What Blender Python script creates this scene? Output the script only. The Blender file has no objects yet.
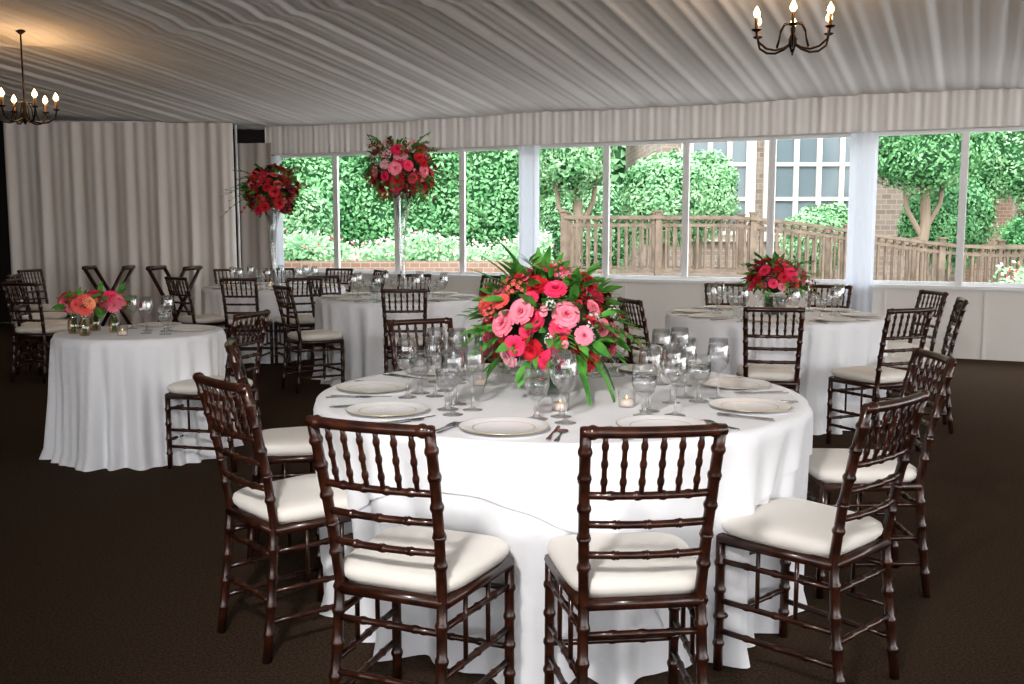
import bpy, math, random
import numpy as np
from mathutils import Matrix, Vector, Quaternion
random.seed(7); np.random.seed(7)
sc = bpy.context.scene
COL = sc.collection
pi = math.pi

# ---------------------------------------------------------------- materials
def mat(name, color, rough=0.6, metal=0.0, noise=None, bump=None, spec=0.5, emit=None, estr=0, sheen=0, coat=0, trans=None):
    m = bpy.data.materials.new(name); m.use_nodes = True
    nt = m.node_tree; b = nt.nodes['Principled BSDF']
    b.inputs['Base Color'].default_value = (*color, 1)
    b.inputs['Roughness'].default_value = rough
    b.inputs['Metallic'].default_value = metal
    b.inputs['Specular IOR Level'].default_value = spec
    if coat: b.inputs['Coat Weight'].default_value = coat; b.inputs['Coat Roughness'].default_value = .15
    if sheen: b.inputs['Sheen Weight'].default_value = sheen
    if emit:
        b.inputs['Emission Color'].default_value = (*emit, 1); b.inputs['Emission Strength'].default_value = estr
    tc = nt.nodes.new('ShaderNodeTexCoord')
    if noise:
        sc_, c2, det = noise
        n = nt.nodes.new('ShaderNodeTexNoise'); n.inputs['Scale'].default_value = sc_; n.inputs['Detail'].default_value = det
        nt.links.new(tc.outputs['Object'], n.inputs['Vector'])
        mx = nt.nodes.new('ShaderNodeValToRGB')
        mx.color_ramp.elements[0].position = .35; mx.color_ramp.elements[1].position = .65
        mx.color_ramp.elements[0].color = (*color, 1); mx.color_ramp.elements[1].color = (*c2, 1)
        nt.links.new(n.outputs['Fac'], mx.inputs['Fac']); nt.links.new(mx.outputs['Color'], b.inputs['Base Color'])
    if bump:
        n = nt.nodes.new('ShaderNodeTexNoise'); n.inputs['Scale'].default_value = bump[0]; n.inputs['Detail'].default_value = 4
        nt.links.new(tc.outputs['Object'], n.inputs['Vector'])
        bp = nt.nodes.new('ShaderNodeBump'); bp.inputs['Strength'].default_value = bump[1]; bp.inputs['Distance'].default_value = bump[2]
        nt.links.new(n.outputs['Fac'], bp.inputs['Height']); nt.links.new(bp.outputs['Normal'], b.inputs['Normal'])
    if trans:
        o = nt.nodes['Material Output']; t = nt.nodes.new('ShaderNodeBsdfTranslucent'); t.inputs[0].default_value = (*color, 1)
        mx = nt.nodes.new('ShaderNodeMixShader'); mx.inputs[0].default_value = trans
        nt.links.new(b.outputs[0], mx.inputs[1]); nt.links.new(t.outputs[0], mx.inputs[2]); nt.links.new(mx.outputs[0], o.inputs[0])
    return m

def thin_glass(name, tint=(1,1,1), base=.06, edge=.6, blend=.35):
    m = bpy.data.materials.new(name); m.use_nodes = True
    nt = m.node_tree; nt.nodes.clear()
    o = nt.nodes.new('ShaderNodeOutputMaterial'); t = nt.nodes.new('ShaderNodeBsdfTransparent'); t.inputs[0].default_value = (*tint, 1)
    g = nt.nodes.new('ShaderNodeBsdfGlossy'); g.inputs['Roughness'].default_value = .04
    lw = nt.nodes.new('ShaderNodeLayerWeight'); lw.inputs[0].default_value = blend
    mr = nt.nodes.new('ShaderNodeMapRange'); mr.inputs['To Min'].default_value = base; mr.inputs['To Max'].default_value = edge
    nt.links.new(lw.outputs['Facing'], mr.inputs['Value'])
    mx = nt.nodes.new('ShaderNodeMixShader')
    nt.links.new(mr.outputs['Result'], mx.inputs[0]); nt.links.new(t.outputs[0], mx.inputs[1]); nt.links.new(g.outputs[0], mx.inputs[2])
    nt.links.new(mx.outputs[0], o.inputs[0])
    return m

M_wood = mat('mahogany', (.022,.007,.004), .3, noise=(30,(.055,.017,.008),4), coat=.35)
M_cush = mat('cushion_ivory', (.78,.75,.70), .9, bump=(60,.15,.003), sheen=.2)
M_linen = mat('linen_white', (.82,.83,.86), .85, bump=(5,.4,.03), sheen=.2)
M_linen2 = mat('linen_overlay', (.84,.85,.88), .85, bump=(4,.4,.03), sheen=.2)
M_drape = mat('drape_cream', (.72,.68,.65), .95, bump=(40,.1,.003))
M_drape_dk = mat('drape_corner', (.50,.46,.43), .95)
M_sheer = mat('drape_white', (.80,.84,.92), .95, trans=.38)
M_ceil = mat('ceiling_fabric', (.80,.78,.77), .9, bump=(20,.1,.005))
M_val = mat('valance_fabric', (.84,.82,.80), .95)
M_knee = mat('vinyl_white', (.86,.84,.81), .7, bump=(2,.3,.03))
M_frame = mat('frame_white', (.84,.85,.86), .4)
M_dark = mat('dark_wall', (.03,.026,.024), .9)
M_carpet = mat('carpet_brown', (.050,.034,.024), 1.0, noise=(110,(.10,.070,.048),6), bump=(140,.5,.008), spec=.05)
M_iron = mat('iron_dark', (.02,.012,.008), .4, metal=.6)
M_candle = mat('candle_sleeve', (.12,.06,.03), .5)
M_flame = mat('bulb_glow', (1,.6,.25), .5, emit=(1,.56,.18), estr=22)
M_wick = mat('candle_flame', (1,.7,.35), .5, emit=(1,.55,.2), estr=1.5)
M_glass = thin_glass('clear_glass', (.98,.985,.99), .07, .85, .42)
M_winglass = thin_glass('window_glass', (.97,1,.98), 0, .04)
M_plate = mat('porcelain', (.88,.88,.88), .4, spec=.4)
M_gold = mat('gold_rim', (.70,.55,.32), .3, metal=.8)
M_silver = mat('silver', (.50,.50,.51), .25, metal=1)
M_wax = mat('wax_glow', (.80,.72,.64), .6, emit=(1,.5,.2), estr=.05)
M_leaf = mat('leaf_green', (.06,.23,.04), .5, noise=(12,(.14,.40,.08),3))
M_leafd = mat('leaf_dark', (.015,.06,.015), .6)
M_stem = mat('stem_green', (.08,.2,.05), .6)
M_cvase = thin_glass('bud_vase_glass', (.95,.80,.62), .12, .8)
FL = {k: mat('petal_'+k, c, .6, noise=(25, tuple(min(1,x*1.35+.01) for x in c), 2)) for k, c in dict(
    crimson=(.50,.010,.025), hot=(.80,.04,.13), coral=(.84,.13,.12), pink=(.82,.22,.30), pale=(.85,.42,.48),
    white=(.85,.85,.80), peach=(.86,.36,.20), burg=(.15,.005,.02)).items()}
M_hedge = mat('hedge_leaf', (.08,.25,.09), .6, noise=(1.7,(.22,.45,.21),8))
M_hedge2 = mat('shrub_leaf', (.14,.34,.15), .6, noise=(2.8,(.32,.52,.29),8))
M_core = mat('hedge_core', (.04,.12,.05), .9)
M_bark = mat('bark', (.22,.17,.13), .9)
M_deck = mat('deck_wood', (.12,.09,.068), .8, noise=(6,(.19,.145,.11),4))
M_grass = mat('patio_paving', (.42,.39,.36), .9, noise=(3,(.50,.47,.44),4))
M_cream = mat('house_trim', (.52,.49,.43), .6)
M_pane = mat('house_pane', (.13,.16,.18), .15)
def brick(name, c1, c2, mort, scale):
    m = mat(name, c1, .9); nt = m.node_tree
    t = nt.nodes.new('ShaderNodeTexBrick'); t.inputs['Scale'].default_value = scale
    t.inputs['Color1'].default_value = (*c1,1); t.inputs['Color2'].default_value = (*c2,1); t.inputs['Mortar'].default_value = (*mort,1)
    tc = nt.nodes.new('ShaderNodeTexCoord'); sx = nt.nodes.new('ShaderNodeSeparateXYZ'); cx = nt.nodes.new('ShaderNodeCombineXYZ')
    ad = nt.nodes.new('ShaderNodeMath'); ad.operation = 'ADD'
    nt.links.new(tc.outputs['Object'], sx.inputs[0]); nt.links.new(sx.outputs[0], ad.inputs[0]); nt.links.new(sx.outputs[1], ad.inputs[1])
    nt.links.new(ad.outputs[0], cx.inputs[0]); nt.links.new(sx.outputs[2], cx.inputs[1]); nt.links.new(cx.outputs[0], t.inputs['Vector'])
    nt.links.new(t.outputs['Color'], nt.nodes['Principled BSDF'].inputs['Base Color'])
    return m
M_brick = brick('garden_brick', (.24,.14,.10), (.29,.19,.14), (.34,.30,.27), 3)
M_stone = brick('house_stone', (.17,.13,.105), (.25,.20,.17), (.27,.25,.23), 2)

# ---------------------------------------------------------------- mesh builder
class MB:
    def __init__(s): s.V=[]; s.F=[]; s.M=[]; s.n=0; s.mats=[]
    def mi(s, m):
        if m not in s.mats: s.mats.append(m)
        return s.mats.index(m)
    def add(s, geo, m, mx=None):
        v, f = geo; v = np.asarray(v, float)
        if mx is not None:
            A = np.array(mx); v = v @ A[:3,:3].T + A[:3,3]
        k = s.mi(m); s.V.append(v)
        s.F.extend([tuple(i+s.n for i in q) for q in f]); s.M.extend([k]*len(f)); s.n += len(v)
    def mesh(s, name, smooth=True):
        me = bpy.data.meshes.new(name); me.from_pydata(np.vstack(s.V).tolist(), [], s.F)
        for m in s.mats: me.materials.append(m)
        me.polygons.foreach_set('material_index', s.M)
        me.polygons.foreach_set('use_smooth', [smooth]*len(s.F))
        me.update(); return me
    def obj(s, name, loc=(0,0,0), rz=0, smooth=True):
        return put(name, s.mesh(name, smooth), loc, rz)
def put(name, me, loc=(0,0,0), rz=0, sc_=1):
    o = bpy.data.objects.new(name, me); o.location = loc; o.rotation_euler = (0,0,rz); o.scale=(sc_,)*3
    COL.objects.link(o); return o
def box(x0,x1,y0,y1,z0,z1):
    v=[(x,y,z) for z in (z0,z1) for y in (y0,y1) for x in (x0,x1)]
    return v,[(0,2,3,1),(4,5,7,6),(0,1,5,4),(2,6,7,3),(0,4,6,2),(1,3,7,5)]
def revolve(prof, seg=24):
    v=[];f=[]
    for r,z in prof:
        for i in range(seg):
            a=2*pi*i/seg; v.append((max(r,1e-4)*math.cos(a),max(r,1e-4)*math.sin(a),z))
    for j in range(len(prof)-1):
        for i in range(seg):
            k=(i+1)%seg; f.append((j*seg+i,j*seg+k,(j+1)*seg+k,(j+1)*seg+i))
    return v,f
def tube(path, rad, seg=8, cap=True):
    P=[Vector(p) for p in path]; n=len(P)
    if not hasattr(rad,'__len__'): rad=[rad]*n
    v=[];f=[]; nrm=None
    for i in range(n):
        t=(P[min(i+1,n-1)]-P[max(i-1,0)]).normalized()
        if nrm is None:
            nrm=t.orthogonal().normalized()
        nrm=(nrm-t*nrm.dot(t)).normalized(); b=t.cross(nrm)
        for k in range(seg):
            a=2*pi*k/seg; v.append(tuple(P[i]+(nrm*math.cos(a)+b*math.sin(a))*rad[i]))
    for j in range(n-1):
        for k in range(seg):
            l=(k+1)%seg; f.append((j*seg+k,j*seg+l,(j+1)*seg+l,(j+1)*seg+k))
    if cap: f.append(tuple(range(seg))[::-1]); f.append(tuple((n-1)*seg+k for k in range(seg)))
    return v,f
def polyat(path, t):
    P=[Vector(p) for p in path]; L=[(P[i+1]-P[i]).length for i in range(len(P)-1)]; T=sum(L)*t
    for i,l in enumerate(L):
        if T<=l or i==len(L)-1: return P[i].lerp(P[i+1], T/l)
        T-=l
def turned(path, r, rings, seg=8, k=1.30, d=.006):
    """rod with bamboo-like turned rings"""
    P=[Vector(p) for p in path]; tot=sum((P[i+1]-P[i]).length for i in range(len(P)-1))
    s=[(0,1),(1,1)]
    for q in rings:
        s += [(q-2.1*d/tot,1),(q-d/tot,k*.93),(q,k),(q+d/tot,k*.93),(q+2.1*d/tot,1)]
    acc=0
    for i in range(len(P)-1):
        acc+=(P[i+1]-P[i]).length
        if i<len(P)-2: s.append((acc/tot,1))
    s=sorted([x for x in s if 0<=x[0]<=1])
    return tube([polyat(path,x[0]) for x in s],[r*x[1] for x in s],seg)

# ---------------------------------------------------------------- chair
def chair_mesh():
    b=MB()
    def post(sx):
        return [(sx*.165,-.235,0),(sx*.160,-.205,.25),(sx*.155,-.19,.45),(sx*.161,-.215,.62),(sx*.167,-.25,.78),(sx*.171,-.285,.915)]
    def pz(sx,z):
        p=post(sx)
        for i in range(len(p)-1):
            if p[i][2]<=z<=p[i+1][2]:
                t=(z-p[i][2])/(p[i+1][2]-p[i][2]); return Vector(p[i]).lerp(Vector(p[i+1]),t)
        return Vector(p[-1])
    for sx in (-1,1):
        b.add(turned(post(sx),.0150,[.10,.2,.3,.4,.58,.67,.76,.85,.93],10),M_wood)
        b.add(turned([(sx*.19,.18,0),(sx*.19,.18,.44)],.0150,[.2,.4,.6,.8],10),M_wood)
        b.add(tube([(sx*.19,.18,.43),(sx*.16,-.19,.43)],.018,8),M_wood)
        for z in (.13,.23,.36):
            q=pz(sx,z); b.add(turned([(sx*.19,.18,z),tuple(q)],.0095,[.25,.5,.75],8),M_wood)
        for t in (.33,.66):
            q=pz(sx,.23).lerp(Vector((sx*.19,.18,.23)),t); b.add(tube([tuple(q),(q.x,q.y,.43)],.007,6),M_wood)
    b.add(tube([(-.19,.18,.43),(.19,.18,.43)],.018,8),M_wood)
    b.add(tube([(-.16,-.19,.43),(.16,-.19,.43)],.018,8),M_wood)
    for z in (.17,.35):
        b.add(turned([(-.19,.18,z),(.19,.18,z)],.0095,[.25,.5,.75],8),M_wood)
    for z in (.20,.35):
        b.add(turned([tuple(pz(-1,z)),tuple(pz(1,z))],.0095,[.25,.5,.75],8),M_wood)
    def rail(z,r,rings,ext=0):
        L=pz(-1,z);R=pz(1,z);pts=[]
        for i in range(9):
            t=i/8; p=L.lerp(R,t); e=(t-.5)*2
            p.y-=.018*(1-e*e); p.x+=e*ext; pts.append(tuple(p))
        b.add(turned(pts,r,rings,10),M_wood); return pts
    rail(.905,.0150,[.08,.92],.012)
    rail(.735,.0100,[.2,.4,.6,.8]); rail(.655,.0100,[.25,.5,.75]); rail(.570,.0100,[.25,.5,.75])
    for i in range(6):
        t=(i+1)/7; e=(t-.5)*2
        a=pz(-1,.905).lerp(pz(1,.905),t); a.y-=.018*(1-e*e)
        c=pz(-1,.735).lerp(pz(1,.735),t); c.y-=.018*(1-e*e)
        b.add(turned([tuple(c),tuple(a)],.0068,[.22,.5,.78],8,k=1.45),M_wood)
    def out(s,z,ins=0):
        pts=[]
        for i in range(40):
            a=2*pi*i/40; ca,sa=math.cos(a),math.sin(a); e=.38
            x=abs(ca)**e*(1 if ca>0 else -1); y=abs(sa)**e*(1 if sa>0 else -1)
            w=.190+.014*y
            pts.append((x*w*s, y*.195*s+.004, z))
        return pts
    lay=[(.0,.432),(.95,.432),(.95,.448),(.98,.45),(1.03,.462),(1.045,.476),(1.02,.490),(.94,.500),(.75,.507),(.4,.511),(0,.512)]
    v=[];f=[]
    for s,z in lay: v+=out(max(s,.001),z)
    for j in range(len(lay)-1):
        for i in range(40):
            k=(i+1)%40; f.append((j*40+i,j*40+k,(j+1)*40+k,(j+1)*40+i))
    b.add((v,f),M_cush)
    return b.mesh('dining_chair')
CH = chair_mesh()
def chair(bx,by,fx,fy):
    """bx,by: world position of the top of the chair back; facing direction"""
    l=math.hypot(fx,fy); fx/=l; fy/=l
    put('dining_chair',CH,(bx+fx*.28,by+fy*.28,0),math.atan2(-fx,fy))
def ring(cx,cy,R,angs,dist=None):
    for a in angs:
        a=math.radians(a)+random.uniform(-.05,.05); d=(dist or R+.50)+random.uniform(-.01,.06)
        j=random.uniform(-.12,.12)
        chair(cx+d*math.cos(a),cy+d*math.sin(a),-math.cos(a+j),-math.sin(a+j))

# ---------------------------------------------------------------- tables
TH=.76
def table(name,cx,cy,R,seed,flare=.03,amp=.03,overlay=None,ovrot=0):
    rs=random.Random(seed); b=MB(); N=360
    W=[(k,rs.uniform(.5,1)/ (1+abs(k-17)*.04),rs.uniform(0,6.28)) for k in (5,9,13,17,22,28,36)]
    nw=math.sqrt(sum(w[1]**2 for w in W))
    def fold(t): 
        x=sum(a*math.sin(k*t+p) for k,a,p in W)/nw
        return x
    def cloth(drop_fn,off,m,floor=False):
        v=[];f=[]
        tops=[(0,0),(.3,0),(.6,0),(.85,0),(.97,-.0005)]
        downs=[0,.01,.03,.07,.14,.24,.36,.5,.64,.78,.9,1.0]
        for s,dz in tops:
            for i in range(N):
                a=2*pi*i/N; v.append((s*R*math.cos(a),s*R*math.sin(a),TH+off+dz))
        for d in downs:
            for i in range(N):
                a=2*pi*i/N; D=drop_fn(a); dd=d*D
                t=dd/TH
                r=R+off+.012*min(1,dd/.02)-.02*min(1,t*2)+flare*t + amp*(t**.7)*fold(a)
                if floor and d>=1: r+=.02
                z=TH+off-.006*(dd>0)-dd
                v.append((r*math.cos(a),r*math.sin(a),max(z,.004)))
        n=len(tops)+len(downs)
        for j in range(n-1):
            for i in range(N):
                k=(i+1)%N; f.append((j*N+i,j*N+k,(j+1)*N+k,(j+1)*N+i))
        b.add((v,f),m)
    cloth(lambda a:TH-.002,0,M_linen,True)
    if overlay:
        def df(a):
            a=(a+ovrot+pi/4)%(pi/2)-pi/4
            return max(.05,min(overlay/math.cos(a)-R,.66))
        cloth(df,.009,M_linen2)
    b.add(revolve([(0,TH-.03),(R-.02,TH-.03),(R-.02,TH-.008),(0,TH-.008)],48),M_dark)
    b.add(revolve([(0,.0),(.3,.0),(.3,.03),(.04,.06),(.04,TH-.03)],24),M_dark)
    return b.obj(name,(cx,cy,0))
MC=(.183,3.80); 
table('dining_table',*MC,.915,3,flare=-.06,amp=.055,overlay=1.08,ovrot=math.radians(24))
table('cocktail_table',-2.34,6.24,.50,5,flare=.05,amp=.04)
A=(-1.06,9.4); B=(-2.65,11.1); C=(1.98,7.5)
table('dining_table',*A,.77,8,flare=0,amp=.045); table('dining_table',*B,.77,9,flare=0,amp=.045); table('dining_table',*C,.80,12,flare=0,amp=.045)

# main table chairs
chair(-.36,2.48,.50,1.2); chair(.35,2.42,-.14,1.3); chair(1.11,2.84,-.72,.78)
chair(1.64,3.85,-1,.02); chair(-.94,3.19,.74,.66); chair(-1.20,4.25,.93,.24)
chair(-.49,5.32,.5,-1); chair(.22,5.38,0,-1); 
chair(-1.52,5.80,-1,.30)
# table C
chair(1.62,6.14,.2,1); chair(2.44,6.08,-.38,.85); chair(3.12,6.9,-1,.3); chair(3.28,7.75,-1,-.15)
chair(.82,6.9,1,.32); chair(.68,7.6,1,.0); chair(1.9,8.87,0,-1); chair(2.75,8.6,-.6,-.9)
# table A
chair(-.87,8.03,-.05,1); chair(-1.97,8.53,.8,.55); ring(*A,.77,[-5,50,92,135])
ring(*B,.77,[35,68,100,130,236,266,296])
chair(-4.45,9.0,.2,1); chair(-4.85,9.7,1,.1); chair(-5.3,10.6,1,.2); chair(-5.75,11.9,.9,-.3); chair(-6.3,11.0,.9,.3)

# ---------------------------------------------------------------- tableware
def glass_mesh(kind):
    b=MB()
    if kind=='wine':
        p=[(0,.0),(.034,.0),(.034,.002),(.012,.006),(.0045,.014),(.004,.085),(.010,.094),(.026,.108),(.037,.132),(.039,.155),(.036,.185),(.032,.215),(.0325,.215),(.0365,.185),(.0382,.155)]
    elif kind=='goblet':
        p=[(0,.0),(.036,.0),(.036,.003),(.014,.008),(.007,.02),(.010,.035),(.006,.05),(.012,.062),(.032,.078),(.040,.105),(.041,.135),(.038,.165),(.0385,.165)]
    else:
        p=[(0,.0),(.028,.0),(.030,.02),(.033,.06),(.034,.06)]
    b.add(revolve(p,24),M_glass)
    if kind=='goblet':
        b.add(revolve([(0,.081),(.031,.081),(.038,.105),(.039,.128),(0,.128)],24),M_glass)
    if kind=='votive':
        b.add(revolve([(0,.004),(.024,.004),(.026,.028),(0,.028)],16),M_wax)
        b.add(revolve([(0,.028),(.002,.030),(.0035,.035),(.002,.040),(0,.044)],8),M_wick)
    return b.mesh(kind)
G_w=glass_mesh('wine');G_g=glass_mesh('goblet');G_v=glass_mesh('votive')
b=MB(); b.add(revolve([(0,0),(.080,0),(.095,.004),(.141,.013),(.143,.0145),(.142,.016),(.138,.0155),(.097,.008),(.09,.0055),(0,.005)],48),M_plate)
b.add(revolve([(.1405,.0158),(.143,.0160),(.1445,.0148),(.143,.013)],48),M_gold)
b.add(revolve([(.097,.0085),(.0985,.0090),(.100,.0090)],48),M_gold); PL=b.mesh('dinner_plate')
def outline(pts,z0,z1):
    n=len(pts); v=[(x,y,z0) for x,y in pts]+[(x,y,z1) for x,y in pts]
    f=[tuple(range(n))[::-1],tuple(range(n,2*n))]+[(i,(i+1)%n,(i+1)%n+n,i+n) for i in range(n)]
    return v,f
def handle(L): return [(-.003,0),(-.0035,L*.4),(-.008,L*.93),(-.005,L),(.005,L),(.008,L*.93),(.0035,L*.4),(.003,0)]
b=MB(); h=[(x,-y) for x,y in handle(.12)][::-1]; b.add(outline(h,.001,.004),M_silver)
b.add(outline([(-.003,-.002),(.003,-.002),(.011,.02),(.0115,.035),(-.0115,.035),(-.011,.02)],.002,.0045),M_silver)
for i in range(4): x=-.0098+i*.0065; b.add(box(x-.0018,x+.0018,.034,.075,.002,.0045),M_silver)
FORK=b.mesh('fork',False)
b=MB(); b.add(outline(h,.001,.005),M_silver); b.add(outline([(-.003,-.002),(.006,-.002),(.010,.03),(.010,.08),(.004,.105),(-.003,.11)],.001,.003),M_silver); KNIFE=b.mesh('knife',False)
b=MB(); b.add(outline(h,.001,.004),M_silver)
v=[];f=[]
for j in range(5):
    for i in range(16):
        a=2*pi*i/16; s=j/4; v.append((.018*s*math.cos(a),.025+.028*s*math.sin(a),.001+.005*s*s))
for j in range(4):
    for i in range(16):
        k=(i+1)%16; f.append((j*16+i,j*16+k,(j+1)*16+k,(j+1)*16+i))
b.add((v,f),M_silver); SPOON=b.mesh('spoon')
ZT=TH+.0095
def setting(cx,cy,R,a,full=True,z=ZT):
    ca,sa=math.cos(a),math.sin(a); rz=a+pi/2
    def L(x,y):
        r=R-.18
        px=cx+ca*(r-y)+(-sa)*x ; py=cy+sa*(r-y)+ca*x
        return px,py
    def P(name,me,x,y,jit=0,s=1,dr=0):
        X,Y=L(x,y); put(name,me,(X,Y,z),rz+dr+random.uniform(-jit,jit),s)
    P('dinner_plate',PL,0,0)
    P('fork',FORK,-.162,0,.02,1,-.12); P('fork',FORK,-.188,-.01,.02,1,-.12); P('knife',KNIFE,.162,0,.02,1,.12); P('spoon',SPOON,.19,-.01,.02,1,.12)
    P('water_goblet',G_g,.06+random.uniform(-.01,.01),.20,1,1.05); P('wine_glass',G_w,.16,.17+random.uniform(-.015,.015),1,1.05)
    if full:
        P('wine_glass',G_w,.12,.27,1,1.05)
        if random.random()<.6: P('wine_glass',G_w,-.01,.285,1,.98)
base=math.radians(-66.5)
for i in range(9): setting(*MC,.915,base+i*2*pi/9)
for i in (0,8,5):
    a=base+(i+.5)*2*pi/9
    put('votive_candle',G_v,(MC[0]+.37*math.cos(a-.1),MC[1]+.37*math.sin(a-.1),ZT))
for (c,R) in ((A,.77),(B,.77),(C,.80)):
    o=random.uniform(0,.5)
    for i in range(8): setting(*c,R,o+i*pi/4,False,TH+.0005)

# ---------------------------------------------------------------- flowers
def petal(r0,r1,h0,h1,hw,nu=5,nv=4,curl=0,phi=0):
    v=[];f=[]
    for j in range(nv):
        t=j/(nv-1); wd=hw*(.35+.65*math.sin(min(1,t*1.15+.12)*pi*.62))
        if t>.9: wd*=.72
        for i in range(nu):
            u=i/(nu-1)*2-1; a=phi+u*wd
            r=r0+(r1-r0)*t**1.3+curl*max(0,t-.6)*(1+.2*u*u); z=h0+(h1-h0)*math.sin(t*pi/2)-curl*.8*max(0,t-.7)-.08*u*u*t*(h1-h0)
            v.append((r*math.cos(a),r*math.sin(a),z))
    for j in range(nv-1):
        for i in range(nu-1): q=j*nu+i; f.append((q,q+1,q+nu+1,q+nu))
    return v,f
def merge(gs):
    V=[];F=[];n=0
    for v,f in gs:
        V+=list(v);F+=[tuple(i+n for i in q) for q in f];n+=len(v)
    return np.array(V,float),F
def rose():
    g=[]
    for cnt,r0,r1,h,hw,curl in ((3,.08,.16,.62,1.2,0),(4,.1,.34,.62,.95,.1),(5,.12,.6,.55,.8,.3),(6,.12,.88,.36,.68,.45),(6,.1,1.05,.1,.62,.3)):
        ph=random.random()*6
        for i in range(cnt): g.append(petal(r0,r1,-.15,h,hw,curl=curl,phi=ph+2*pi*i/cnt))
    return merge(g)
def dahlia():
    g=[]
    for cnt,r1,h in ((9,.35,.5),(13,.68,.38),(16,.95,.15),(16,1.1,-.1)):
        ph=random.random()*6
        for i in range(cnt): g.append(petal(.05,r1,0,h,.2,3,4,.1,ph+2*pi*i/cnt))
    return merge(g)
def cluster():
    g=[]
    for i in range(24):
        z=1-1.1*(i+.5)/24; rr=math.sqrt(max(0,1-z*z)); a=i*2.39996
        d=Vector((rr*math.cos(a),rr*math.sin(a),z)); q=d.to_track_quat('Z','Y').to_matrix()
        rad=random.uniform(.65,1.25)
        for k in range(5):
            p=np.array(petal(.02,.2,0,.08,.5,3,3,.05,2*pi*k/5)[0]); fq=petal(.02,.2,0,.08,.5,3,3,.05,0)[1]
            p=p@np.array(q).T+np.array(d)*rad; g.append((p,fq))
    return merge(g)
def leaf(L=1,W=.28,bend=.3,n=7):
    v=[];f=[]
    for j in range(n):
        t=j/(n-1); w=W*math.sin(pi*min(1,t*.93+.05))**.8*(1-.2*t)
        x=L*t; z=-bend*t*t*L
        v+=[(x,-w/2,z+.1*w),(x,0,z),(x,w/2,z+.1*w)]
    for j in range(n-1): q=j*3; f+=[(q,q+1,q+4,q+3),(q+1,q+2,q+5,q+4)]
    return np.array(v,float),f
ROSES=[rose() for _ in range(3)];DAH=[dahlia() for _ in range(2)];CLU=[cluster(),cluster()]
def frame(d,roll=0):
    return Vector(d).to_track_quat('Z','Y').to_matrix().to_4x4()@Matrix.Rotation(roll,4,'Z')
def bouquet(b,c,rad,n,pal,fs=(.038,.056),zmin=-.35,leaves=60,sprigs=10,seed=1,seg='rdc',sprL=.18,ff=.55,lf=(.88,1.0),fk=(.82,1.12)):
    rs=random.Random(seed); c=Vector(c); rad=Vector(rad)
    b.add(revolve([(0.01,-rad.z*.7),(rad.x*.5,-rad.z*.5),(rad.x*.78,0),(rad.x*.6,rad.z*.55),(0.01,rad.z*.8)],16),M_leafd,Matrix.Translation(c))
    for i in range(n):
        z=1-(1-zmin)*(i+.5)/n; rr=math.sqrt(max(0,1-z*z)); a=i*2.39996+rs.uniform(-.15,.15)
        d=Vector((rr*math.cos(a),rr*math.sin(a),z)); k=rs.uniform(*fk)
        p=c+Vector((d.x*rad.x,d.y*rad.y,d.z*rad.z))*k
        s=rs.uniform(*fs); name=rs.choice(pal(d) if callable(pal) else pal)
        t=rs.choice(seg); T={'r':ROSES,'d':DAH,'c':CLU}[t]; 
        if name=='white': T=CLU; s*=.7
        g=rs.choice(T)
        dd=(d+Vector((rs.uniform(-.3,.3),rs.uniform(-.3,.3),rs.uniform(0,.4)))).normalized()
        b.add(g,FL[name],Matrix.Translation(p)@frame(dd,rs.uniform(0,6))@Matrix.Scale(s,4))
    for i in range(leaves):
        z=rs.uniform(zmin-.15,1);rr=math.sqrt(max(0,1-z*z));a=rs.uniform(0,2*pi)
        d=Vector((rr*math.cos(a),rr*math.sin(a),z)); p=c+Vector((d.x*rad.x,d.y*rad.y,d.z*rad.z))*rs.uniform(*lf)
        q=(d+Vector((rs.uniform(-.6,.6),rs.uniform(-.6,.6),rs.uniform(-.3,.5)))).normalized()
        mx=Matrix.Translation(p)@q.to_track_quat('X','Z').to_matrix().to_4x4()@Matrix.Rotation(rs.uniform(-1,1),4,'X')
        L=rs.uniform(.05,.10); b.add(leaf(L,L*.45,.3,6),M_leaf,mx)
    for i in range(sprigs):
        a=rs.uniform(0,2*pi); el=rs.uniform(-.35,1.2)
        d=Vector((math.cos(a)*math.cos(el),math.sin(a)*math.cos(el),math.sin(el)))
        p0=c+Vector((d.x*rad.x,d.y*rad.y,d.z*rad.z))*.8
        L=rs.uniform(.6,1.2)*sprL; pts=[p0+d*L*t+Vector((0,0,-.45*L*t*t)) for t in (0,.33,.66,1)]
        b.add(tube([tuple(x) for x in pts],[.003,.0025,.002,.001],5),M_stem)
        fl = rs.random()<ff*.5
        for t in (.35,.5,.65,.8,.95):
            p=p0+d*L*t+Vector((0,0,-.45*L*t*t))
            for sgn in(-1,1):
                side=d.cross(Vector((0,0,1))).normalized()*sgn
                q=(d+side*.9+Vector((0,0,rs.uniform(-.3,.3)))).normalized()
                b.add(leaf(.055,.02,.2,5),M_leaf,Matrix.Translation(p)@q.to_track_quat('X','Z').to_matrix().to_4x4())
            if fl: b.add(rs.choice(ROSES),FL[rs.choice(['burg','crimson','pink'])],Matrix.Translation(p)@frame(d,t*9)@Matrix.Scale(.013,4))
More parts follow.
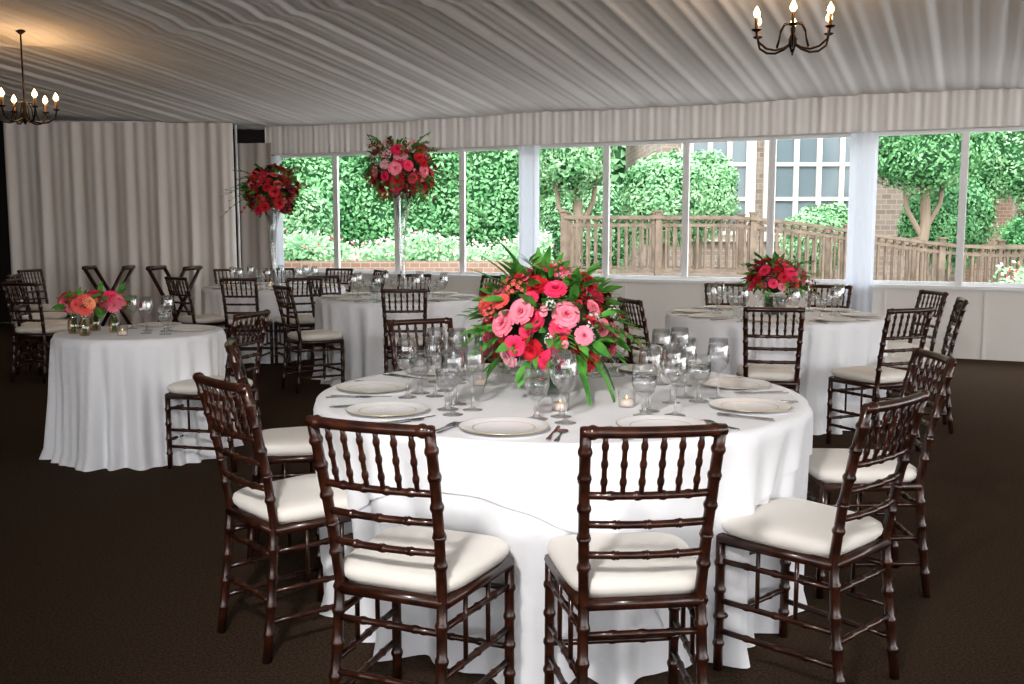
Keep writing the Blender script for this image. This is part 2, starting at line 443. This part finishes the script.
# main centrepiece
b=MB(); cz=1.04
def palM(d):
    if d.x<-.3: return ['pink','coral','coral','pale','hot','pink']
    if d.x>.25: return ['crimson','hot','crimson','pink','crimson','white']
    return ['hot','pink','white','coral','crimson','pale','hot','pink']
bouquet(b,(0,0,cz),(.225,.225,.20),96,palM,(.026,.046),-.6,280,26,3,'rrrdc',.17,.8,(.85,1.10),(.83,1.2))
for dx,dy,dz,L,w in((-.5,.1,1,.22,.05),(-.25,-.1,1.2,.25,.055),(.05,-.2,1,.22,.05),(-.7,.2,.8,.22,.04),(.5,-.2,.8,.18,.04),(-.0,.3,1,.22,.05),(-.35,-.3,.9,.2,.05),(-.6,-.3,.8,.17,.045),(-.1,-.6,.8,.15,.05),(.15,-.7,.7,.13,.05)):
    d=Vector((dx,dy,dz)).normalized()
    b.add(leaf(L,w,.35,8),M_leaf,Matrix.Translation(Vector((dx*.13-.03,dy*.16,cz+.10)))@d.to_track_quat('X','Z').to_matrix().to_4x4())
for dx,dy,L in((.8,-.6,.22),(.5,-.85,.2),(.9,.3,.2),(-.9,-.2,.14)):
    d=Vector((dx,dy,-.25)).normalized()
    b.add(leaf(L,.03,.9,9),M_leaf,Matrix.Translation(Vector((dx*.16,dy*.16,cz-.10)))@d.to_track_quat('X','Z').to_matrix().to_4x4())
b.add(revolve([(0,ZT+.002),(.07,ZT+.002),(.078,ZT+.05),(.07,ZT+.13),(.09,ZT+.18),(.092,ZT+.18)],32),M_glass)
b.add(revolve([(0,ZT+.006),(.06,ZT+.006),(.068,ZT+.05),(.06,ZT+.12),(0,ZT+.12)],20),M_leafd)
for i in range(16):
    a=i*.8; b.add(tube([(.05*math.cos(a),.05*math.sin(a),ZT+.01),(.066*math.cos(a+.5),.066*math.sin(a+.5),ZT+.06),(.05*math.cos(a+1),.05*math.sin(a+1),cz-.08)],.004,5),M_stem)
b.obj('floral_centerpiece',(MC[0]-.05,MC[1]-.02,0))
b=MB(); bouquet(b,(0,0,TH+.26),(.19,.19,.14),60,['crimson','burg','hot','crimson','pink','hot'],(.028,.045),-.35,110,18,5,'rrdc',.2,.9)
b.add(revolve([(0,TH+.002),(.075,TH+.002),(.09,TH+.06),(.08,TH+.15),(.082,TH+.15)],28),M_glass)
b.add(revolve([(0,TH+.006),(.065,TH+.006),(.078,TH+.06),(.07,TH+.13),(0,TH+.13)],20),M_leafd)
b.obj('floral_centerpiece',(C[0],C[1],0))
def tall(c,H,rad,pal,seed,n=64):
    b=MB(); z=TH
    b.add(revolve([(0,z+.002),(.10,z+.002),(.095,z+.02),(.04,z+.08),(.026,z+.2),(.028,z+.4),(.042,z+.65),(.07,z+H*.88),(.10,z+H),(.101,z+H)],28),M_glass)
    b.add(revolve([(.014,z+.04),(.016,z+.3),(.028,z+.6),(.05,z+H*.9),(0.01,z+H)],12),M_glass)
    bouquet(b,(0,0,z+H+rad*.70),(rad,rad,rad*.92),n,pal,(.038,.062),-.75,220,44,seed,'rrdc',.30,.9)
    b.obj('tall_floral_arrangement',(c[0],c[1],0))
tall((A[0]+.03,A[1],0),.97,.29,lambda d:['pink','pale','pink','white','hot'] if d.z>.05 and d.x<.35 else ['crimson','hot','crimson','pink','crimson'],11,90)
tall((B[0],B[1],0),.86,.27,['crimson','hot','crimson','coral','crimson','burg'],17,76)
for i,(x,y,pal) in enumerate(((-2.70,6.10,['coral','hot','pink']),(-2.58,5.98,['peach','coral','coral']),(-2.48,6.18,['pink','hot','pink']),(-2.64,6.28,['crimson','hot','pink']))):
    b=MB(); b.add(revolve([(0,TH+.001),(.028,TH+.001),(.034,TH+.03),(.03,TH+.08),(.018,TH+.1),(.02,TH+.115)],20),M_cvase)
    for k in range(4): b.add(tube([(.012*math.cos(k*1.6),.012*math.sin(k*1.6),TH+.006),(0,0,TH+.15)],.003,5),M_stem)
    bouquet(b,(0,0,TH+.185),(.065,.065,.055),11,pal,(.036,.048),-.3,12,1,30+i,'dd',.06,0)
    b.obj('bud_vase',(x,y,0))
for x,y,g,n in((-2.26,6.12,G_w,'wine_glass'),(-2.18,6.24,G_g,'water_goblet'),(-2.31,6.28,G_w,'wine_glass'),(-2.12,6.06,G_g,'water_goblet'),(-2.36,6.0,G_v,'votive_candle'),(-2.46,6.42,G_w,'wine_glass'),(-2.22,6.40,G_w,'wine_glass')):
    put(n,g,(x,y,TH+.0005))
put('dinner_plate',PL,(-2.34,6.57,TH+.0005))
put('dinner_plate',PL,(-2.02,6.26,TH+.0005))

# ---------------------------------------------------------------- room shell
P0=Vector((5.19,10.6)); U=Vector((-.905,.426)).normalized(); NN=Vector((-.426,-.905)).normalized()
def W(s,d,z): p=P0+U*s+NN*d; return (p.x,p.y,z)
def wbox(s0,s1,d0,d1,z0,z1):
    v=[W(s,d,z) for z in (z0,z1) for d in (d0,d1) for s in (s0,s1)]
    return v,box(0,1,0,1,0,1)[1]
SR,SL=-9.0,9.55
EAVE=2.78
def ceilz(d): 
    return EAVE+.11*d if d<9 else EAVE+.99-.10*(d-9)
cr=W(SR,0,0); cl=W(SL,0,0)
b=MB(); b.add(([cl,(-9.5,15.0,0),(-9.5,-5,0),(13.5,-5,0),cr],[(0,1,2,3,4)]),M_carpet)
pts=[(p[0],p[1],-.04) for p in (cl,(-9.5,15.0),(-9.5,-5),(13.5,-5),cr)]; b.add((pts,[(4,3,2,1,0)]),M_carpet)
b.obj('floor',smooth=False)
b=MB(); b.add(wbox(SR,SL,-.06,0,0,.75),M_knee)
s=SR
while s<SL: b.add(wbox(s,s+.02,0,.012,0,.75),M_knee); s+=1.013
b.add(wbox(SR,SL,-.06,0,2.46,2.95),M_knee); b.obj('wall_window',smooth=False)
b=MB(); b.add(wbox(SR,SL,-.09,.06,.75,.79),M_frame); b.obj('trim_sill',smooth=False)
mul=[.40+1.013*k for k in range(-9,10)]
for i,s in enumerate(mul[:-1]):
    s0,s1=s+.001,s+1.012; b=MB(); w=.038
    b.add(wbox(s0,s0+w,-.05,-.005,.79,2.46),M_frame); b.add(wbox(s1-w,s1,-.05,-.005,.79,2.46),M_frame)
    b.add(wbox(s0+w,s1-w,-.05,-.01,.79,.83),M_frame); b.add(wbox(s0+w,s1-w,-.05,-.01,2.42,2.46),M_frame)
    g=wbox(s0+w,s1-w,-.031,-.030,.83,2.42); b.add((g[0],[g[1][3]]),M_winglass)
    b.obj('window_%d'%(i+1),smooth=False)
for s in mul:
    idx=round((s-1.413)/1.013)
    if idx%4==3 and s<1: 
        b=MB(); b.add(wbox(s-.035,s+.035,-.004,.05,.79,2.44),M_frame); b.obj('trim_post',smooth=False)
def fabric(name,fn,n,zs,m,amp,seed,gather=0,freqs=((9,1),(17,.6),(31,.35))):
    rs=random.Random(seed); ph=[rs.uniform(0,6) for _ in freqs]; b=MB(); v=[];f=[]
    for j,z in enumerate(zs):
        for i in range(n+1):
            t=i/n; x,y,nx,ny,L=fn(t); sL=t*L
            a=sum(w*math.sin(fq*sL+p+.6*math.sin(sL*1.7+p)) for (fq,w),p in zip(freqs,ph))/sum(w for _,w in freqs)
            q=1 if not gather else (1+gather*(j/(len(zs)-1)))
            v.append((x+nx*amp*a*q,y+ny*amp*a*q,z))
    for j in range(len(zs)-1):
        for i in range(n): q=j*(n+1)+i; f.append((q,q+1,q+n+2,q+n+1))
    b.add((v,f),m); return b.obj(name)
def seg(p,q,off=(0,0)):
    p=Vector(p);q=Vector(q);L=(q-p).length;d=(q-p)/L
    return lambda t:((p+d*L*t).x,(p+d*L*t).y,-d.y,d.x,L)
def wseg(s0,s1,d):
    a=W(s0,d,0);c=W(s1,d,0); return seg(a[:2],c[:2])
fabric('window_valance',wseg(SR,SL,.20),1500,[2.90,2.78,2.64,2.52,2.455],M_val,.016,4,freqs=((26,.6),(47,.6),(71,.6),(5,.3)))
for s in mul:
    if round((s-1.413)/1.013)%4==0:
        fabric('window_drape',wseg(s-.15,s+.14,.10),60,[2.452,2.0,1.4,.8,.02],M_sheer,.03,int(s*10)+50,freqs=((38,1),(61,.5)))
fabric('pipe_and_drape_curtain',seg((-7.04,14.05),(-3.93,14.25)),500,[2.88,2.5,2.0,1.4,.8,.03],M_drape,.045,6,gather=.4,freqs=((15,1),(27,.7),(43,.5)))
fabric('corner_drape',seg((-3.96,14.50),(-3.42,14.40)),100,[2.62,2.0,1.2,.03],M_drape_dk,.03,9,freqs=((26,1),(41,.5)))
b=MB(); b.add(tube([(-7.1,14.15,2.89),(-3.9,14.35,2.89)],.02,8),M_frame)
for x,y in((-7.08,14.19),(-3.92,14.37)): b.add(tube([(x,y,0),(x,y,2.89)],.02,8),M_frame)
b.obj('drape_pipe_frame')
def vwall(name,p,q,h,m):
    b=MB(); p=Vector(p);q=Vector(q);d=(q-p).normalized();n=Vector((d.y,-d.x))*.08
    v=[(a.x,a.y,z) for z in(0,h) for a in(p,q,p+n,q+n)]
    b.add((v,[(0,1,3,2),(4,6,7,5),(0,4,5,1),(2,3,7,6),(0,2,6,4),(1,5,7,3)]),m); return b.obj(name,smooth=False)
vwall('wall_back',(cl[0],cl[1]+.02),(-9.5,15.0),3.3,M_dark)
vwall('wall_left',(-9.5,15.0),(-9.5,-5),4.2,M_dark)
vwall('rear_fill_blocker',(-9.5,-5),(13.5,-5),1.2,M_knee)  # unseen low wall behind the camera, added to cut fill light from the open side
rs=random.Random(2); b=MB(); v=[];f=[]
ss=np.arange(SR-2,17,.024); ds=[-.05,.15,.5,1,1.7,2.5,3.4,4.3,4.5,4.7,5.6,6.5,7.5,9,10.5,12,14,17]
fr=[(4.1,.9),(7,.8),(13.7,.8),(22.3,.9),(37.1,.9),(58,.7)]; ph=[rs.uniform(0,6) for _ in fr]
for dd in ds:
    for s in ss:
        a=sum(w*math.sin(q*s+p+.5*math.sin(s*.9+p)+dd*.05*math.sin(p*3)) for (q,w),p in zip(fr,ph))/3.5
        big=.05*abs(math.sin((s-1.413)*pi/4.05))
        env=1.0 if dd>.3 else .4
        dip=-.04*math.exp(-((dd-4.5)/.15)**2)
        v.append(W(s,dd,ceilz(dd)+.05+.021*a*env-big*env+dip))
n=len(ss)
for j in range(len(ds)-1):
    for i in range(n-1): q=j*n+i; f.append((q,q+n,q+n+1,q+1))
b.add((v,f),M_ceil); b.obj('ceiling')

# ---------------------------------------------------------------- chandeliers
def chandelier(x,y,z,sc_=1):
    d=(Vector((x,y))-P0).dot(NN); top=ceilz(d)+.03
    b=MB(); H=(top-z)
    b.add(tube([(0,0,.02),(0,0,H)],.008,8),M_iron)
    b.add(revolve([(0,H),(.05,H),(.045,H-.02),(.01,H-.05)],16),M_iron)
    b.add(revolve([(0,-.02),(.012,-.005),(.02,.02),(.03,.05),(.028,.09),(.014,.12),(.02,.16),(.01,.2),(.006,.26)],16),M_iron)
    for i in range(6):
        a=i*pi/3+.25; c,s_=math.cos(a),math.sin(a)
        pr=[(.02,.05),(.07,.02),(.14,-.0),(.21,.01),(.27,.05),(.285,.10),(.29,.13)]
        b.add(tube([(r*c,r*s_,h) for r,h in pr],.0085,8),M_iron)
        b.add(tube([(r*c,r*s_,h) for r,h in ((.02,.2),(.07,.19),(.10,.14),(.11,.08),(.13,.02))],.005,6),M_iron)
        T=Matrix.Translation((.29*c,.29*s_,.13))
        b.add(revolve([(0,-.01),(.02,-.005),(.036,.006),(.034,.01),(.014,.008),(0,.008)],16),M_iron,T)
        b.add(revolve([(.012,.008),(.012,.09),(0,.09)],12),M_candle,T)
        b.add(revolve([(0,.088),(.012,.095),(.024,.113),(.021,.133),(.008,.158),(0,.172)],12),M_flame,T)
    o=b.obj('chandelier',(x,y,z)); 
    L=bpy.data.lights.new('chandelier_lamp','POINT'); L.energy=9; L.color=(1,.62,.32); L.shadow_soft_size=.2
    lo=bpy.data.objects.new('chandelier_lamp',L); lo.location=(0,0,.33); lo.parent=o; COL.objects.link(lo)
chandelier(2.03,7.4,2.68); chandelier(-4.80,10.0,2.44)

# ---------------------------------------------------------------- folding tray stands
b=MB()
for sx in(-.2,.2):
    for sg in(-1,1):
        b.add(tube([(sg*.22,sx*.9,0),(-sg*.22,sx*.9,.80)],.022,8),M_wood)
for sg in(-1,1):
    b.add(tube([(sg*.22,-.2,.80),(sg*.22,.2,.80)],.024,8),M_wood); b.add(tube([(sg*.17,-.18,.08),(sg*.17,.18,.08)],.014,8),M_wood)
TS=b.mesh('tray_stand')
put('tray_stand',TS,(-5.25,13.0,0),.1,1.13); put('tray_stand',TS,(-4.33,12.8,0),-.15,1.13)

# ---------------------------------------------------------------- outdoors
def quads(P,Nrm,size,m,b,rs):
    n=len(P); r=rs.normal(size=(n,3)); N=Nrm+.55*rs.normal(size=(n,3)); N/=np.linalg.norm(N,axis=1)[:,None]
    t=np.cross(N,r); t/=np.linalg.norm(t,axis=1)[:,None]; bt=np.cross(N,t)
    s=size*rs.uniform(.6,1.3,size=(n,1))
    V=np.stack([P-t*s,P-bt*s*.5,P+t*s,P+bt*s*.5],1).reshape(-1,3)
    b.add((V,[(4*i,4*i+1,4*i+2,4*i+3) for i in range(n)]),m)
def blob(b,c,rad,n,size,m,seed,flat=None):
    rs=np.random.RandomState(seed); d=rs.normal(size=(n,3)); d/=np.linalg.norm(d,axis=1)[:,None]
    bump=1+.07*np.sin(d[:,0]*7+seed)*np.sin(d[:,1]*6)+.06*np.sin(d[:,2]*9+seed)
    P=np.array(c)+d*np.array(rad)*(bump*rs.uniform(.86,1.08,n))[:,None]
    quads(P,d,size,m,b,rs)
    prof=[(max(.01,.87*math.sin(t)),-.87*math.cos(t)) for t in np.linspace(0,pi,9)]
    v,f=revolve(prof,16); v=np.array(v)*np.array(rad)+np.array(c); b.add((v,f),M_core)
def hedgebox(b,x0,x1,y0,y1,z0,z1,n,size,m,seed):
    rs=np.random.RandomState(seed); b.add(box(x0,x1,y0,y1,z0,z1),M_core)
    nf=int(n*.8); P=np.stack([rs.uniform(x0,x1,nf),np.full(nf,y0)-rs.uniform(0,.25,nf),rs.uniform(z0,z1,nf)],1)
    P[:,1]-=.15*np.sin(P[:,0]*2.1)*np.sin(P[:,2]*2.7); quads(P,np.tile([0,-1,.4],(nf,1)),size,m,b,rs)
    nt_=n-nf; P=np.stack([rs.uniform(x0,x1,nt_),rs.uniform(y0,y1,nt_),z1+rs.uniform(-.05,.2,nt_)],1); quads(P,np.tile([0,0,1.],(nt_,1)),size,m,b,rs)
b=MB(); b.add(box(-45,60,5.9,70,-.14,-.06),M_grass); b.obj('ground_patio',smooth=False)
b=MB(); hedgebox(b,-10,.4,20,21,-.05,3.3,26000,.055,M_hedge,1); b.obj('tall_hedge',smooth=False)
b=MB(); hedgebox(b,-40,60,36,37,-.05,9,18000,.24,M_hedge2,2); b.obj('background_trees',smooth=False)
b=MB(); b.add(box(-7,.7,16.9,17.2,-.06,.86),M_brick); b.add(box(-7,.7,17.2,17.9,-.06,.7),M_core)
rs=np.random.RandomState(5); n=5000
P=np.stack([rs.uniform(-7,.7,n),rs.uniform(16.95,17.9,n),rs.uniform(.78,1.2,n)],1); P[:,2]+=.12*np.sin(P[:,0]*3)
quads(P,np.tile([0,-1,.8],(n,1)),.05,M_hedge2,b,rs)
for k,cnt in(('white',260),('pink',180),('pale',260),('hot',50)):
    P=np.stack([rs.uniform(-7,.7,cnt),rs.uniform(16.9,17.8,cnt),rs.uniform(.95,1.30,cnt)],1); P[:,2]+=.1*np.sin(P[:,0]*3);quads(P,np.tile([0,-1,.5],(cnt,1)),.035,FL[k],b,rs)
b.obj('brick_flower_planter',smooth=False)
def shrub(name,c,rad,n,seed,trunk=False,m=M_hedge2,size=.048):
    b=MB(); n=int(n*1.35); blob(b,c,rad,n,size,m,seed); x,y,z=c
    for q in range(5):
        a=q*1.3+seed; e=.45 if not trunk else .62
        blob(b,(x+rad[0]*e*math.cos(a),y+rad[1]*.4*math.sin(a),z+rad[2]*(.35*math.sin(q*2.1+seed)+.1)),tuple(r*(.62 if not trunk else .55) for r in rad),n//4,size,m,seed+q)
    if trunk:
        b.add(tube([(x+.1,y,-.06),(x,y,.8),(x+.08,y,1.5),(x,y,z)],[.14,.11,.10,.08],10),M_bark)
        b.add(tube([(x+.05,y,1.2),(x-.3,y,1.8),(x-.45,y,z)],[.06,.05,.03],8),M_bark)
        b.add(tube([(x+.08,y,1.4),(x+.35,y,1.9),(x+.45,y,z)],[.06,.05,.03],8),M_bark)
    else: b.add(tube([(c[0],c[1],-.06),(c[0],c[1],c[2])],.1,8),M_bark)
    b.obj(name,smooth=False)
shrub('topiary_shrub',(2.95,19.6,2.0),(.74,.75,.86),4800,3); shrub('topiary_shrub',(3.95,21.3,2.1),(.76,.8,.85),4600,4)
shrub('garden_tree',(1.2,19.2,2.9),(.68,.62,.85),3600,5,True)
shrub('garden_tree',(8.0,19.6,3.2),(1.1,.9,1.15),5200,6,True,M_hedge)
shrub('garden_shrub',(-3.95,18.8,1.3),(.6,.5,.75),3000,8,False,M_hedge2)
shrub('garden_shrub',(1.75,22.6,1.3),(1.1,.7,1.1),3600,9); shrub('garden_shrub',(6.3,20.6,1.2),(.7,.6,.65),3200,10)
shrub('garden_shrub',(10.6,19.3,1.2),(1.1,.7,.8),3200,12,False,M_hedge); shrub('garden_tree',(11.3,21.6,3.4),(1.5,.8,1.6),6200,13,True)
shrub('garden_shrub',(9.2,21.2,1.5),(.9,.7,.9),3600,22,False,M_hedge)
shrub('oak_tree',(.6,30,4.6),(2.2,1.6,2.6),6800,14,True,M_hedge,.12)
b=MB(); rs=np.random.RandomState(9); b.add(box(7.6,11,14.6,15.9,-.06,.4),M_core)
P=np.stack([rs.uniform(7.6,11,2400),rs.uniform(14.55,15.9,2400),rs.uniform(.3,.8,2400)],1); quads(P,np.tile([0,-1,.8],(2400,1)),.05,M_hedge2,b,rs)
for k,cnt in(('coral',120),('white',160),('crimson',40)):
    P=np.stack([rs.uniform(7.6,11,cnt),rs.uniform(14.5,15.8,cnt),rs.uniform(.5,.9,cnt)],1); quads(P,np.tile([0,-1,.6],(cnt,1)),.045,FL[k],b,rs)
b.obj('flower_bed',smooth=False)
def zr(x): 
    return .62 if x<3.2 else .62-.5*(1-math.cos(min(1,(x-3.2)/5)*pi))/2
b=MB()
for yy,xa in((16.5,.85),(18.0,1.0)):
    x=xa; pts=[]
    while x<10.5:
        pts.append((x,yy,zr(x))); x+=.13
    for i,(x,y,z) in enumerate(pts):
        if i%12==0:
            b.add(box(x-.05,x+.05,y-.05,y+.05,-.06,z+1.06),M_deck)
            b.add(box(x-.065,x+.065,y-.065,y+.065,z+1.06,z+1.09),M_deck)
        else: b.add(box(x-.017,x+.017,y-.02,y+.02,z+.08,z+.94),M_deck)
        if i<len(pts)-1:
            z2=pts[i+1][2]; x2=pts[i+1][0]
            for (h0,h1,w) in((.95,1.0,.07),(.08,.12,.03),(.82,.87,.025),(-.18,-.02,.03)):
                v=[(x,y-w,z+h0),(x2,y-w,z2+h0),(x,y+w,z+h0),(x2,y+w,z2+h0),(x,y-w,z+h1),(x2,y-w,z2+h1),(x,y+w,z+h1),(x2,y+w,z2+h1)]
                b.add((v,box(0,1,0,1,0,1)[1]),M_deck)
x=.85
while x<10.4:
    b.add(box(x,x+.125,16.45,18.05,zr(x)-.04,zr(x)),M_deck); x+=.13
b.obj('wooden_footbridge',smooth=False)
b=MB(); b.add(box(3.6,30,24.5,32,-.06,9),M_stone)
for (x0,x1,z0,z1,nx,nz) in((4.3,5.7,1.3,4.6,3,4),(6.3,8.5,1.3,4.6,4,4),(12.6,14.6,1.3,4.4,4,4)):
    b.add(box(x0-.2,x1+.2,24.38,24.52,z0-.2,z1+.2),M_cream); b.add(box(x0,x1,24.34,24.42,z0,z1),M_pane)
    for i in range(nx+1): x=x0+(x1-x0)*i/nx; b.add(box(x-.06,x+.06,24.28,24.40,z0,z1),M_cream)
    for i in range(nz+1): z=z0+(z1-z0)*i/nz; b.add(box(x0,x1,24.29,24.40,z-.045,z+.045),M_cream)
b.add(box(10.9,11.7,23.5,24.5,-.06,10),M_brick)
b.obj('stone_house',smooth=False)

# ---------------------------------------------------------------- light
w=bpy.data.worlds.new('World'); sc.world=w; w.use_nodes=True
nt=w.node_tree; bg=nt.nodes['Background']; bg.inputs[1].default_value=3.2
tc=nt.nodes.new('ShaderNodeTexCoord'); sx=nt.nodes.new('ShaderNodeSeparateXYZ'); cr_=nt.nodes.new('ShaderNodeValToRGB')
nt.links.new(tc.outputs['Generated'],sx.inputs[0]); nt.links.new(sx.outputs[2],cr_.inputs[0]); nt.links.new(cr_.outputs[0],bg.inputs[0])
cr_.color_ramp.elements[0].color=(1,.985,.975,1); cr_.color_ramp.elements[1].color=(.86,.91,1,1)
S=bpy.data.lights.new('sun','SUN'); S.energy=2.6; S.angle=.1; S.color=(1,.97,.93)
so=bpy.data.objects.new('sun',S); so.rotation_euler=(math.radians(38),0,math.radians(-22)); COL.objects.link(so)
F=bpy.data.lights.new('camera_flash','SPOT'); F.energy=350; F.spot_size=math.radians(68); F.spot_blend=1; F.shadow_soft_size=.15; F.color=(1,.96,.93)
fo=bpy.data.objects.new('camera_flash',F); fo.location=(-.6,.1,2.6); COL.objects.link(fo)
d=Vector((.2,5.0,.85))-fo.location; fo.rotation_euler=d.to_track_quat('-Z','Y').to_euler()

cam=bpy.data.cameras.new('camera'); cam.lens=35; cam.sensor_width=36
co=bpy.data.objects.new('camera',cam); co.location=(0,0,1.4); co.rotation_euler=(math.radians(90-6.47),0,0); COL.objects.link(co); sc.camera=co
sc.view_settings.view_transform='Standard'
for lk in ('Medium High Contrast','High Contrast','None'):
    try:
        sc.view_settings.look=lk; print('LOOK',lk); break
    except Exception as e: print(e)
sc.view_settings.exposure=.38
